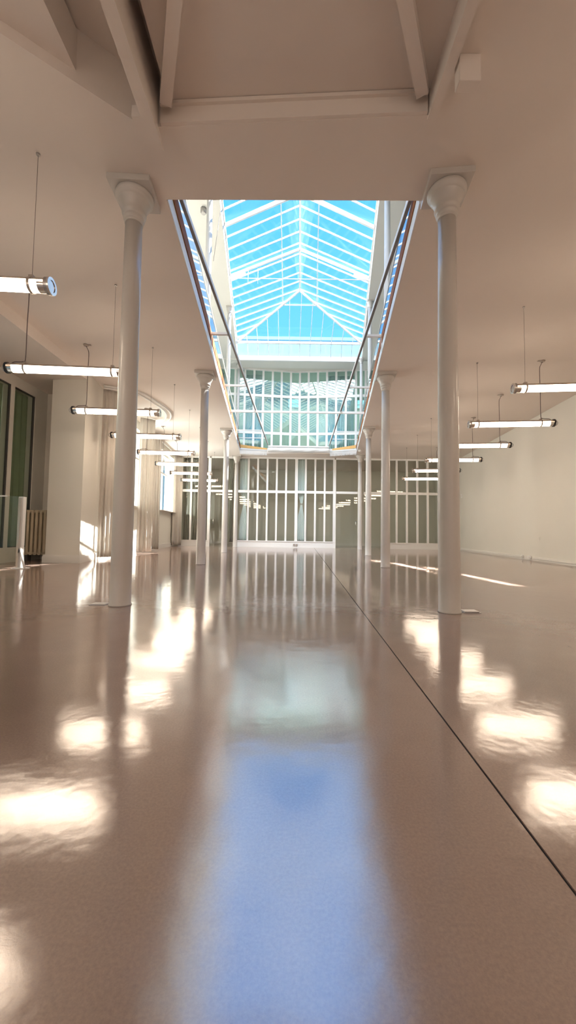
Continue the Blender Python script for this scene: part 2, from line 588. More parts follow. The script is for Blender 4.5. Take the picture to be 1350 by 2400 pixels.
def wall_open(mb, p0, p1, z0, z1, t, ops):
    """wall from p0 to p1 with rectangular openings (s0,s1,za,zb); thickness on the outer (left) side"""
    p0, p1 = Vector((*p0, 0)), Vector((*p1, 0))
    d = (p1 - p0); L = d.length; d.normalize()
    nr = Vector((-d.y, d.x, 0)) * t

    def seg(s0, s1, a, b):
        q = [p0 + d * s0, p0 + d * s1, p0 + d * s1 + nr, p0 + d * s0 + nr]
        mb.prism([(v.x, v.y) for v in q], a, b)
    s = 0
    for (s0, s1, za, zb) in sorted(ops):
        seg(s, s0, z0, z1); seg(s0, s1, z0, za); seg(s0, s1, zb, z1); s = s1
    seg(s, L, z0, z1)
    return p0, d, nr


LWX = lambda y: -4.42 - 0.0725 * (y - 9.0)
pA, pB = (LWX(8.7), 8.7), (LWX(21), 21)
sy = lambda y: (y - 8.7) * math.hypot(1, 0.0725)
wins = [(sy(10.45), sy(12.3), 1.36, 3.75), (sy(14.2), sy(16.5), 1.42, 3.75)]
mb = MB()
P0, D0, N0 = wall_open(mb, pA, pB, 0, Z_C, 0.35, wins)
struct(mb.build('wall_left', 'wall'))
# baseboard of that wall
mb = MB()
mb.bar((LWX(8.8) + 0.02, 8.8, 0.08), (LWX(16.9) + 0.02, 16.9, 0.08), 0.04, 0.16)
struct(mb.build('baseboard_left', 'white'))
for k, (s0, s1, za, zb) in enumerate(wins):
    fr = MB(); pn = MB()
    mid = P0 + N0 * 0.55
    a = mid + D0 * s0; b = mid + D0 * s1
    zz = lambda z: Vector((0, 0, z))
    for z in (za + 0.03, zb - 0.03, za + (zb - za) * 0.66): fr.bar(a + zz(z), b + zz(z), 0.06, 0.06)
    nv = 4
    for i in range(nv + 1):
        q = a.lerp(b, i / nv)
        fr.bar(q + zz(za), q + zz(zb), 0.05 if 0 < i < nv else 0.09, 0.06, up=D0)
    f = fr.build('window_%d' % (k + 1), 'white'); struct(f)
    pn.quad_slab(a + zz(za), b + zz(za), b + zz(zb), a + zz(zb), 0.008)
    struct(pn.build('pane', 'glass', f))
    sl = MB(); c = P0 + N0 * 0.2
    sl.bar(c + D0 * s0 + zz(za + 0.012), c + D0 * s1 + zz(za + 0.012), 0.46, 0.024)
    struct(sl.build('sill', 'white', f))

# pier, niche and glazed side wall
mb = MB()
mb.prism([(-4.95, 7.88), (-4.22, 7.83), (-4.42, 9.0), (-4.95, 9.0)], 0, Z_C)
struct(mb.build('wall_pier', 'wall'))
mb = MB()
mb.prism([(-4.99, 7.845), (-4.185, 7.79), (-4.39, 9.0), (-4.99, 9.0)], 0, 0.13)
mb.prism([(-4.98, 7.86), (-4.20, 7.81), (-4.40, 9.0), (-4.98, 9.0)], 0.13, 0.16)
struct(mb.build('baseboard_pier', 'white'))
struct(MB().box(-6.2, -4.95, 8.75, 9.0, 0, Z_C).build('wall_niche', 'wall'))
mb = MB()
mb.box(-7.0, -4.22, -5.0, 7.85, 3.8, Z_C); mb.box(-7.0, -4.95, 7.85, 8.76, 3.8, Z_C)
struct(mb.build('ceiling_soffit', 'ceil'))
mb = MB()
ops = [(-3.0, 5.2, 0.3, 3.58), (5.35, 6.55, 0.3, 3.58), (6.70, 7.60, 0.3, 3.58), (7.70, 8.34, 0.3, 3.58)]
p0, d0, n0 = wall_open(mb, (-5.6, -5), (-5.6, 9.0), 0, 3.82, 0.2, [(a + 5, b + 5, c, d) for a, b, c, d in ops])
struct(mb.build('wall_side', 'wall'))
for k, (a, b, za, zb) in enumerate(ops):
    fr = MB(); x = -5.64
    for z in (za, zb): fr.bar((x, a, z), (x, b, z), 0.05, 0.03)
    for y in (a, b): fr.bar((x, y, za), (x, y, zb), 0.03, 0.05, up=(1, 0, 0))
    f = struct(fr.build('window_%d' % (k + 3), 'dark'))
    struct(MB().box(x - 0.005, x + 0.005, a, b, za, zb).build('pane', 'glass', f))
struct(MB().box(-8.2, -8.0, -5, 9.0, 0, 4.0).build('wall_corridor', paint('corridor_paint', (0.40, 0.42, 0.33), 0.8)))

# ------------------------------------------------------------------ upper level: floor, walls, roof slab
mb = MB()
g = 0.14
mb.prism([(-7.2, 3.25), (8.8, 3.25), (8.8, 17.0), (-7.2, 17.0)], 4.52, 4.56,
         [[(OLX(3.4) - g, 3.4), (ORX(3.4) + g, 3.4), (ORX(16.3) + g, 16.4), (OLX(16.3) - g, 16.45)]])
mb.v = [(x, y, z - 0.32) for x, y, z in mb.v]
struct(mb.build('floor_upper', 'upfloor'))
mb = MB()
mb.box(-5.3, -5.0, -1.0, 21.2, 4.2, 8.3); struct(mb.build('wall_upper_left', 'upper'))
mb = MB(); mb.box(7.6, 7.9, -1.0, 21.2, 4.2, 8.3); struct(mb.build('wall_upper_right', 'upper'))
struct(MB().box(-5.3, 7.9, -1.2, -1.0, 4.2, 8.3).build('wall_upper_front', 'upper'))
YR0 = 2.2
eave_hole = [(ELX(YR0), YR0), (ERX(YR0), YR0), (ERX(16.2), 16.2), (ELX(16.2), 16.2)]
mb = MB()
mb.prism([(-5.3, -1.2), (7.9, -1.2), (7.9, 16.2), (ERX(16.2), 16.2), (ERX(YR0), YR0), (ELX(YR0), YR0), (ELX(16.2), 16.2), (-5.3, 16.2)], 8.12, 8.42)
mb.box(-5.3, 7.9, 16.2, 17.0, 8.08, 8.24)
struct(mb.build('ceiling_upper', 'upper'))

# edge of the opening: painted fascia is the slab itself; timber nosing and white kick rail above it
for side, fx, sg in (('left', OLX, -1), ('right', ORX, 1)):
    ye = Y_FAR_L if sg < 0 else Y_FAR_R
    mb = MB(); mb.bar((fx(3.68) - sg * 0.006, 3.69, 4.08), (fx(ye) - sg * 0.006, ye - 0.01, 4.08), 0.012, 0.155)
    struct(mb.build('trim_5' if sg < 0 else 'trim_6', 'steelwhite'))
    mb = MB(); mb.bar((fx(3.5) + sg * 0.004, 3.5, 4.255), (fx(ye) + sg * 0.004, ye, 4.255), 0.05, 0.17)
    struct(mb.build('trim_1' if sg < 0 else 'trim_2', 'wood'))
    mb = MB(); mb.bar((fx(3.5) + sg * 0.06, 3.5, 4.37), (fx(ye) + sg * 0.06, ye, 4.37), 0.05, 0.08)
    struct(mb.build('trim_3' if sg < 0 else 'trim_4', 'white'))

# ------------------------------------------------------------------ glazed partitions
def partition(name, label, x0, x1, mull, y, z0, z1, transoms, zb=None, yf=None, thick=(), post0=True, post1=True, mw=0.08, gl='glass'):
    """white framed glazed screen; mull = mullion positions; zb = top of the solid bottom panel"""
    yf = yf or (lambda x: y)
    t = thing(name, label, 'partition', ((x0 + x1) / 2, y, z0))
    xs = [x0] + list(mull) + [x1]
    br = [x0] + ([0.33] if yf(0.33) != yf(x0) else []) + [x1]
    top = MB(); bot = MB()
    for a, b in zip(br, br[1:]):
        top.bar((a, yf(a), z1 - 0.035), (b, yf(b), z1 - 0.035), 0.08, 0.07)
    top.build('head_rail', 'steelwhite', t)
    if zb is not None:
        for a, b in zip(br, br[1:]):
            bot.bar((a, yf(a), (z0 + zb) / 2), (b, yf(b), (z0 + zb) / 2), 0.07, zb - z0)
            bot.bar((a, yf(a) - 0.02, zb - 0.02), (b, yf(b) - 0.02, zb - 0.02), 0.09, 0.04)
        bot.build('bottom_panel', 'steelwhite', t)
    for z in transoms:
        m = MB()
        for a, b in zip(br, br[1:]):
            m.bar((a, yf(a), z), (b, yf(b), z), 0.07, 0.115)
        m.build('transom', 'steelwhite', t)
    for i, x in enumerate(xs):
        if (i == 0 and not post0) or (i == len(xs) - 1 and not post1): continue
        wd = 0.125 if i in (0, len(xs) - 1) or i in thick else mw
        MB().bar((x, yf(x) - 0.004, (zb or z0) if 0 < i < len(xs) - 1 else z0), (x, yf(x) - 0.004, z1 - 0.07), wd, 0.082, up=(0, 1, 0)).build('mullion', 'steelwhite', t)
    zs = [zb if zb is not None else z0 + 0.01] + sorted(transoms) + [z1 - 0.05]
    for a, b in zip(xs, xs[1:]):
        m = MB()
        for za, zc in zip(zs, zs[1:]):
            m.quad_slab((a, yf(a) + 0.01, za), (b, yf(b) + 0.01, za), (b, yf(b) + 0.01, zc), (a, yf(a) + 0.01, zc), 0.008)
        m.build('pane', gl, t)
    return t


X = lambda px, y=Y_P: (px - 675) / 900.0 * y
ZT = 2.46
partition('glazed_partition', 'white framed glazed partition bay reaching the curtained window wall', X(423), X(489.5), [X(447), X(468)], Y_P, 0, Z_C, [ZT], 0.28)
partition('glazed_partition', 'widest white framed glazed partition bay in the middle of the end wall', X(553), X(783.4),
          [X(p) for p in (581, 603, 625.4, 647.5, 669.7, 693.8, 715.7, 738, 760.4)], Y_P, 0, Z_C, [ZT], 0.29, thick=(6,))
partition('glazed_partition', 'white framed glazed partition bay reaching the bare plaster wall', X(905), X(1074),
          [X(p) for p in (929.6, 953.6, 978.3, 1002.6, 1028, 1051)], Y_P, 0, Z_C, [ZT], 0.28)


n_door = [0]


def glass_door(x0, x1, label, handle_x):
    n_door[0] += 1
    t = thing('door_%d' % n_door[0], label, 'door', ((x0 + x1) / 2, Y_P, 0)); struct(t)
    MB().box(x0 + 0.01, x1 - 0.01, Y_P, Y_P + 0.012, 0.01, ZT - 0.05).build('pane', 'glass', t)
    MB().box(x0, x1, Y_P - 0.035, Y_P + 0.035, ZT - 0.05, ZT + 0.05).build('transom', 'steelwhite', t)
    MB().box(x0, x1, Y_P - 0.04, Y_P + 0.04, Z_C - 0.07, Z_C).build('head_rail', 'steelwhite', t)
    MB().box(x0 + 0.01, x1 - 0.01, Y_P, Y_P + 0.012, ZT + 0.05, Z_C - 0.07).build('fanlight', 'glass', t)
    h = MB(); h.tube([(handle_x, Y_P - 0.04, 1.0), (handle_x, Y_P - 0.04, 1.22)], 0.012)
    for z in (1.03, 1.19): h.tube([(handle_x, Y_P - 0.04, z), (handle_x, Y_P + 0.005, z)], 0.01)
    h.build('handle', 'chrome', t)
    return t


glass_door(X(489.5) + 0.07, X(545) - 0.02, 'clear glass door panel next to the bay at the curtained window wall', X(500))
glass_door(X(783.4) + 0.07, X(838), 'clear glass door panel closing the wide middle bay, next to its thick end post', X(834))
glass_door(X(853), X(905) - 0.07, 'clear glass door panel next to the bay at the bare plaster wall', X(858))

# upper glazed partition, folded slightly in the middle
yU = lambda x: 17.42 - 0.30 * abs(x - 0.33) / 2.6
um = [X(p, 17.3) for p in (569, 590.7, 612, 634, 655.5, 677.6, 699, 720, 742, 763.5, 785, 807.8, 831)]
partition('upper_glazed_partition', 'white framed glazed screen standing on the upper floor under the glass roof', um[0] - 1.3, um[-1] + 1.3,
          [um[0] - 0.86, um[0] - 0.43] + um + [um[-1] + 0.43, um[-1] + 0.86], 17.3, 4.24, 8.10, [5.16, 6.88], 4.45, yf=yU, mw=0.092, gl='upperglass')

# rooms behind the partitions
struct(MB().box(-5.4, 8.2, 20.5, 20.7, 0, Z_C).build('wall_back', 'wall'))
struct(MB().box(-5.2, 8.0, 20.46, 20.5, 0, 0.14).build('baseboard_back', 'white'))
mb = MB()
mb.box(-5.3, 7.9, 20.9, 21.1, 4.2, 8.3)
struct(mb.build('wall_upper_back', 'wall'))
struct(MB().box(-7.2, 8.8, 17.0, 21.2, 4.2, 4.24).build('floor_rear', 'upfloor'))
struct(MB().box(-5.3, 7.9, 17.0, 21.2, 8.10, 8.24).build('ceiling_rear', 'wall'))


# ------------------------------------------------------------------ columns
def make_column():
    t = thing('column', '', 'column')
    s = MB()
    s.lathe([(0.100, 0.0), (0.100, 0.012), (0.094, 0.02), (0.0935, 0.3), (0.090, 1.6), (0.083, 2.9), (0.079, 3.66)], 40)
    s.build('shaft', 'column', t, local=True)
    c = MB()
    c.lathe([(0.079, 3.655), (0.086, 3.66), (0.088, 3.67), (0.084, 3.678), (0.086, 3.69), (0.097, 3.70), (0.100, 3.712), (0.095, 3.722),
             (0.098, 3.735), (0.110, 3.745), (0.114, 3.76), (0.108, 3.772), (0.116, 3.80), (0.130, 3.835), (0.148, 3.862),
             (0.152, 3.868), (0.150, 3.874), (0.166, 3.895), (0.176, 3.91), (0.178, 3.93), (0.172, 3.942)], 40)
    c.build('capital', 'column', t, local=True)
    MB().box(-0.195, 0.195, -0.195, 0.195, 3.942, 4.0).build('abacus', 'column', t, bevel=0.004, local=True)
    return t


LY = [3.59, 7.95, 12.38, 16.72]
RY = [3.48, 7.87, 11.95, 16.05]
col = make_column()
first = True
where_l = ['with its foot beside the dull floor hatch', 'one bay behind the column with the dull floor hatch',
           'two bays behind the column with the dull floor hatch', 'against the glazed partition, beside the glass door by the windows']
where_r = ['with a raised steel floor plate at its foot', 'one bay behind the column with the steel floor plate',
           'two bays behind the column with the steel floor plate', 'standing beside the glass door of the wide bay']
for ys, fx, wh in ((LY, LCX, where_l), (RY, RCX, where_r)):
    for y, s in zip(ys, wh):
        o = col if first else copy_tree(col)
        first = False
        o.location = (fx(y), y, 0)
        o.rotation_euler = (0, 0, 0.05 if fx is LCX else -0.1)
        o['label'] = 'round white cast column ' + s
        o['group'] = 'columns of the hall'


def make_upper_column():
    t = thing('upper_column', '', 'column')
    MB().lathe([(0.075, 4.24), (0.068, 4.3), (0.066, 6.0), (0.060, 7.90)], 32).build('shaft', 'column', t, local=True)
    MB().lathe([(0.060, 7.89), (0.070, 7.90), (0.070, 7.92), (0.064, 7.93), (0.075, 7.97), (0.095, 8.02), (0.100, 8.06), (0.100, 8.08)], 32).build('capital', 'column', t, local=True)
    MB().box(-0.10, 0.10, -0.10, 0.10, 8.08, 8.12).build('abacus', 'column', t, local=True)
    return t


uc = make_upper_column()
first = True
ups = ['its capital hidden by the ceiling edge', 'its capital showing, middle of its row', 'right before the upper glazed screen']
for ys, fx, dx, nm in ((LY[1:], LCX, 0.0, 'on the sunlit side'), (RY[1:], RCX, 0.03, 'on the shaded side')):
    for y, s in zip(ys, ups):
        o = uc if first else copy_tree(uc)
        first = False
        o.location = (fx(y) + dx, y, 0)
        o['label'] = 'slim upper column ' + nm + ', ' + s
        o['group'] = 'columns of the upper floor'

# ------------------------------------------------------------------ glass roof
ZR, ZE = 9.38, 8.46
RDX = lambda y: 0.19 + 0.030 * (y - 9.4)
Y_RE = 13.36                                    # ridge end, where the hip starts
YE = 15.42                                      # foot of the hip
ridge_end = Vector((RDX(Y_RE), Y_RE, ZR))
cl = Vector((ELX(YE), YE, ZE)); cr = Vector((ERX(YE), YE, ZE))
roof = thing('skylight', 'hipped glass roof with thin white glazing bars over the upper floor', 'skylight', (0.2, 9.5, ZE))
for fx in (ELX, ERX):
    q = MB()
    a0, a1 = Vector((fx(YR0), YR0, ZE)), Vector((RDX(YR0), YR0, ZR))
    c = cl if fx is ELX else cr
    q.quad_slab(a0, c, ridge_end, a1, 0.012)
    q.build('pane', 'roofglass', roof)
q = MB(); q.tri_slab(cl, cr, ridge_end, 0.012); q.build('pane', 'roofglass', roof)
zs0 = 8.24
q = MB(); q.quad_slab((ELX(YE), YE, ZE), (ERX(YE), YE, ZE), (ERX(16.2), 16.2, zs0), (ELX(16.2), 16.2, zs0), 0.012); q.build('pane', 'roofglass', roof)
MB().bar((RDX(YR0), YR0, ZR - 0.03), ridge_end - Vector((0, 0, 0.03)), 0.045, 0.08).build('ridge_beam', 'steelwhite', roof)
for c in (cl, cr):
    MB().bar(c - Vector((0, 0, 0.03)), ridge_end - Vector((0, 0, 0.03)), 0.045, 0.07).build('hip_beam', 'steelwhite', roof)
MB().bar(cl, cr, 0.07, 0.09).build('eaves_beam', 'steelwhite', roof)
MB().bar((ELX(16.2), 16.22, zs0 - 0.09), (ERX(16.2), 16.22, zs0 - 0.09), 0.10, 0.20).build('end_beam', 'steelwhite', roof)
for fx, c in ((ELX, cl), (ERX, cr)):
    MB().bar((fx(YR0), YR0, ZE - 0.0), c, 0.06, 0.08).build('eaves_beam', 'steelwhite', roof)
# glazing bars of the two long slopes
for fx, c in ((ELX, cl), (ERX, cr)):
    y = 15.05
    while y > 5.2:
        e = Vector((fx(y), y, ZE))
        if y <= Y_RE:
            tp = Vector((RDX(y), y, ZR))
        else:
            k = (YE - y) / (YE - Y_RE)
            tp = c.lerp(ridge_end, k)
        MB().bar(e - Vector((0, 0, 0.025)), tp - Vector((0, 0, 0.025)), 0.022, 0.045).build('glazing_bar', 'steelwhite', roof)
        y -= 0.44
# purlins
for fx, c in ((ELX, cl), (ERX, cr)):
    a = Vector((RDX(YR0), YR0, ZR)).lerp(Vector((fx(YR0), YR0, ZE)), 0.24)
    b = ridge_end.lerp(c, 0.24)
    MB().bar(a - Vector((0, 0, 0.07)), b - Vector((0, 0, 0.07)), 0.026, 0.036).build('purlin', 'steelwhite', roof)
MB().bar(ridge_end.lerp(cl, 0.24) - Vector((0, 0, 0.05)), ridge_end.lerp(cr, 0.24) - Vector((0, 0, 0.05)), 0.026, 0.036).build('purlin', 'steelwhite', roof)
# hip bars and the low strip under the hip
nb = 12
for i in range(1, nb):
    foot = cl.lerp(cr, i / nb)
    # find where the bar meets the hips
    if foot.x <= ridge_end.x:
        k = (foot.x - cl.x) / (ridge_end.x - cl.x); tp = cl.lerp(ridge_end, k)
    else:
        k = (cr.x - foot.x) / (cr.x - ridge_end.x); tp = cr.lerp(ridge_end, k)
    MB().bar(foot - Vector((0, 0, 0.02)), tp - Vector((0, 0, 0.02)), 0.022, 0.04).build('glazing_bar', 'steelwhite', roof)
for i in range(0, nb + 1):
    foot = cl.lerp(cr, i / nb)
    lo = Vector((ELX(16.2), 16.2, zs0)).lerp(Vector((ERX(16.2), 16.2, zs0)), i / nb)
    MB().bar(foot - Vector((0, 0, 0.02)), lo - Vector((0, 0, 0.02)), 0.022, 0.04).build('glazing_bar', 'steelwhite', roof)


# trusses
def truss(y, rod=True):
    el, er = Vector((ELX(y) + 0.02, y, ZE - 0.08)), Vector((ERX(y) - 0.02, y, ZE - 0.08))
    rd = Vector((RDX(y), y, ZR - 0.12))
    for e in (el, er):
        MB().bar(e, rd, 0.05, 0.075).build('truss_rafter', 'steelwhite', roof)
        if rod:
            k = e.lerp(rd, 0.22)
            MB().bar(e - Vector((0, 0, 0.05)), k - Vector((0, 0, 0.07)), 0.03, 0.09).build('truss_bracket', 'steelwhite', roof)
    if rod:
        MB().tube([el - Vector((0, 0, 0.06)), er - Vector((0, 0, 0.06))], 0.013).build('tie_rod', 'steelwhite', roof)
        for t in (0.13, 0.2):
            p = el.lerp(er, t)
            MB().tube([p + Vector((0, 0, 0.25)), p - Vector((0, 0, 0.22))], 0.008).build('hanger', 'steelwhite', roof)


truss(11.22)
truss(9.30, False)

# ------------------------------------------------------------------ opening: balustrades, blind rails, brackets, blind, fringes
for fx, sg, nm in ((OLX, -1, 'sunlit'), (ORX, 1, 'shaded')):
    ye = Y_FAR_L if sg < 0 else Y_FAR_R
    t = thing('glass_balustrade', 'frameless glass balustrade on the timber edge of the ceiling opening, %s side' % nm, 'balustrade', (fx(9), 9, 4.4))
    nseg = 8
    for i in range(nseg):
        ya = 3.75 + (ye - 3.75) * i / nseg + 0.01; yb = 3.75 + (ye - 3.75) * (i + 1) / nseg - 0.01
        MB().quad_slab((fx(ya) + sg * 0.07, ya, 4.40), (fx(yb) + sg * 0.07, yb, 4.40), (fx(yb) + sg * 0.07, yb, 5.0), (fx(ya) + sg * 0.07, ya, 5.0), 0.012).build('pane', 'glass', t)
    MB().bar((fx(3.75) + sg * 0.07, 3.75, 5.01), (fx(ye) + sg * 0.07, ye, 5.01), 0.03, 0.02).build('top_rail', 'steelwhite', t)

RLX = lambda y: -1.21 + 0.0285 * (y - 4.02)
RRX = lambda y: 1.27 + 0.0345 * (y - 4.0)
Z_RAIL = 4.30
YEND = 15.78
br_y = [6.86, 9.35, 11.35, 13.55, 14.7]
for fx, ex, sg, nm in ((RLX, OLX, -1, 'sunlit'), (RRX, ORX, 1, 'shaded')):
    t = thing('blind_guide_rail', 'grey guide rail for the horizontal blind along the %s side of the ceiling opening' % nm, 'rail', (fx(9), 9, Z_RAIL))
    m = MB(); m.bar((fx(3.7), 3.7, Z_RAIL), (fx(YEND), YEND, Z_RAIL), 0.038, 0.05); m.build('track', 'rail', t)
    m = MB(); m.bar((fx(3.7) - sg * 0.022, 3.7, Z_RAIL), (fx(YEND) - sg * 0.022, YEND, Z_RAIL), 0.006, 0.056); m.build('lip', 'steelwhite', t)
    for y in br_y:
        th = 0.05 if y < 12 else 0.03
        m = MB(); m.bar((fx(y), y, Z_RAIL), (ex(y) + sg * 0.02, y, Z_RAIL), th, th * 0.8)
        m.bar((ex(y) - sg * 0.012, y, 4.02), (ex(y) - sg * 0.012, y, 4.34), 0.03, 0.015, up=(0, 1, 0))
        m.build('bracket', 'steelwhite', t)
m = MB(); m.bar((OLX(11.2) + 0.02, 11.2, 4.235), (ORX(11.2) - 0.02, 11.2, 4.235), 0.055, 0.055)
tag(m.build('tie_bar', 'steelwhite'), 'white bar spanning the ceiling opening across both guide rails', 'bar')

bl = thing('rolled_blind', 'white canvas blind rolled up between the far ends of the guide rails', 'blind', (0.4, 15.95, 4.13))
n = 60; r0 = 0.105
mb = MB(); vv = []; ff = []
rndw = random.Random(3)
for i in range(n + 1):
    x = RLX(YEND) + (RRX(YEND) - RLX(YEND)) * i / n
    for k in range(24):
        a = 2 * PI * k / 24
        rr = r0 + 0.006 * math.sin(5 * a + i * 0.5) + 0.004 * math.sin(3 * a - i * 0.31)
        vv.append((x, 15.95 + rr * math.cos(a), 4.13 + rr * math.sin(a)))
for i in range(n):
    for k in range(24):
        a, b = i * 24 + k, i * 24 + (k + 1) % 24
        ff.append((a, b, b + 24, a + 24))
mb.add(vv, ff, True); mb.build('canvas_roll', 'canvas', bl)
MB().bar((RLX(YEND), 15.86, 4.25), (RRX(YEND), 15.86, 4.25), 0.06, 0.05).build('front_rail', 'steelwhite', bl)

for fx, ex, ye, nm, sd in ((RLX, OLX, 15.55, 'window', 1), (RRX, ORX, 15.35, 'plaster wall', 2)):
    x_in, x_out = fx(YEND) + (-0.04 if sd == 1 else 0.04), ex(ye) * 0.985
    t = thing('fringed_valance', 'white string fringe at the end of the rolled blind on the %s side' % nm, 'fringe', ((x_in + x_out) / 2, 15.8, 3.86))
    a = Vector((x_in, 15.95, 4.09)); b = Vector((x_out, ye, 4.05))
    MB().bar(a, b, 0.04, 0.05).build('header_tape', 'canvas', t)
    rr = random.Random(sd); m = MB()
    for i in range(80):
        p = a.lerp(b, (i + 0.5) / 80)
        m.bar(p, p + Vector((rr.uniform(-.01, .01), rr.uniform(-.01, .01), -0.20 - rr.uniform(0, .02))), 0.009, 0.006, up=(0, 1, 0))
    s = m.build('strings', 'canvas', t); s['kind'] = 'stuff'
    MB().quad_slab((x_in, 16.05, 4.13), (x_out, ye + 0.12, 4.13), (x_out, ye + 0.12, 4.26), (x_in, 16.05, 4.20), 0.03).build('wooden_edge', 'oak', t)['label'] = 'golden wooden edge board'

# ------------------------------------------------------------------ tube lamps
def arc_shell(mb, r, a0, a1, x0, x1, n=16, t=0.004):
    vv = []; ff = []
    for rr in (r, r - t):
        for x in (x0, x1):
            for k in range(n + 1):
                a = a0 + (a1 - a0) * k / n
                vv.append((x, rr * math.cos(a), rr * math.sin(a)))
    W = n + 1
    for k in range(n):
        ff.append((k, k + 1, W + k + 1, W + k)); ff.append((2 * W + k, 2 * W + k + 1, 3 * W + k + 1, 3 * W + k))
    ff += [(0, W, 3 * W, 2 * W), (n, W + n, 3 * W + n, 2 * W + n)]
    mb.add(vv, ff, True)
    return mb


def xring(mb, x0, x1, r, n=28, ri=0.0):
    vv = []; ff = []
    prof = [(x0, ri), (x0, r), (x1, r), (x1, ri)] if ri else [(x0, 0.0005), (x0, r), (x1, r), (x1, 0.0005)]
    for x, q in prof:
        vv += [(x, q * math.cos(2 * PI * k / n), q * math.sin(2 * PI * k / n)) for k in range(n)]
    L = len(prof)
    for i in range(L if ri else L - 1):
        for k in range(n):
            a, b = i * n + k, i * n + (k + 1) % n
            c = ((i + 1) % L) * n
            ff.append((a, b, c + (k + 1) % n, c + k))
    mb.add(vv, ff, False)
    return mb


def make_lamp():
    t = thing('tube_lamp', '', 'lamp')
    R = 0.062; L = 0.775
    # bright lower half, dull upper shell
    m = MB(); arc_shell(m, R - 0.004, PI * 0.88, PI * 2.12, -L + 0.10, L - 0.10, 18)
    m.build('glowing_tube', 'lampglow', t, local=True)['label'] = 'glowing white lower half of the tube'
    m = MB(); arc_shell(m, R, PI * 0.12, PI * 0.88, -L + 0.04, L - 0.04, 18)
    m.build('upper_shell', 'shell', t, local=True)
    for s in (-1, 1):
        m = MB(); arc_shell(m, R - 0.001, PI, PI * 2, *sorted((s * (L - 0.04), s * (L - 0.105))), 18)
        m.build('end_sleeve', 'chrome', t, local=True)
        m = MB()
        xring(m, *sorted((s * (L - 0.045), s * (L - 0.015))), R + 0.010)
        c = m.build('end_cap', 'black' if s > 0 else 'plate', t, local=True)
        if s < 0:
            m = MB(); xring(m, -L + 0.002, -L + 0.018, R + 0.012, ri=R - 0.012); m.build('rim', 'chrome', c, local=True)
            m = MB(); xring(m, -L + 0.008, -L + 0.014, R - 0.014); m.build('lens', 'chrome', c, local=True)
        else:
            m = MB(); pts = [(L - 0.015, 0.0, 0.05)]
            for k in range(1, 12):
                a = PI / 2 - PI * k / 12
                pts.append((L - 0.012 + 0.055 * math.cos(a), 0.0, 0.05 * math.sin(a)))
            pts.append((L - 0.015, 0.0, -0.05))
            m.tube(pts, 0.006, 8); m.build('loop', 'plate', c, local=True)
    for x, s in ((-0.60, -1), (0.52, 1)):
        m = MB(); xring(m, x - 0.012, x + 0.012, R + 0.005, ri=R - 0.003)
        m.box(x - 0.02, x + 0.02, -0.022, 0.022, R, R + 0.022)
        m.build('clamp', 'shell', t, local=True)
    m = MB(); m.tube([(-0.60, 0, R + 0.02), (-0.60, 0, 1.2)], 0.0022, 6)
    m.build('suspension_wire', 'wire', t, local=True)
    m = MB(); m.lathe([(0.016, 1.185), (0.016, 1.20)], 12, (-0.60, 0, 0)); m.build('wire_fixing', 'plate', t, local=True)
    m = MB()
    m.tube(catmull([(0.70, 0, R), (0.66, 0, R + 0.02), (0.55, 0, R + 0.03), (0.525, 0, 0.15), (0.525, 0, 0.6), (0.52, 0, 1.02), (0.545, 0.0, 1.12), (0.575, 0, 1.18)], 6), 0.006, 8)
    m.build('cable', 'cable', t, local=True)
    m = MB(); m.lathe([(0.038, 1.175), (0.042, 1.18), (0.042, 1.20)], 24, (0.575, 0, 0)); m.build('ceiling_rose', 'shell', t, local=True)
    m = MB(); m.box(0.49, 0.62, -0.02, 0.02, 1.192, 1.2); m.build('rose_plate', 'shell', t, local=True)
    return t


lamp = make_lamp()
first = True
ordn = {0: 'first', 1: 'second', 2: 'third', 3: 'fourth', 4: 'fifth', 5: 'sixth', 6: 'seventh', 7: 'eighth', 8: 'ninth', 9: 'tenth'}
rowL = [(-3.095 - 0.0685 * (y - 6.77), y) for y in (15.98, 14.05, 12.13, 10.36, 8.53, 6.77, 5.00, 3.19, 1.44, -0.33)]
rowR = [(4.20 + 0.127 * (y - 7.17), y) for y in (16.5, 14.62, 12.66, 10.78, 8.98, 7.17, 5.33, 3.52, 1.70, -0.12)]
for rows, ang, nm in ((rowL, PI + 0.062, 'curtained window'), (rowR, -0.115, 'bare plaster wall')):
    for i, (x, y) in enumerate(rows):
        if rows is rowR and i == 0: continue
        o = lamp if first else copy_tree(lamp)
        first = False
        o.location = (x, y, 2.80)
        o.rotation_euler = (0, 0, ang)
        k = i if rows is rowL else i - 1
        o['label'] = 'hanging glowing tube lamp on the %s side, %s from the glazed end partition' % (nm, ordn[k])
        o['group'] = 'hanging tube lamps'

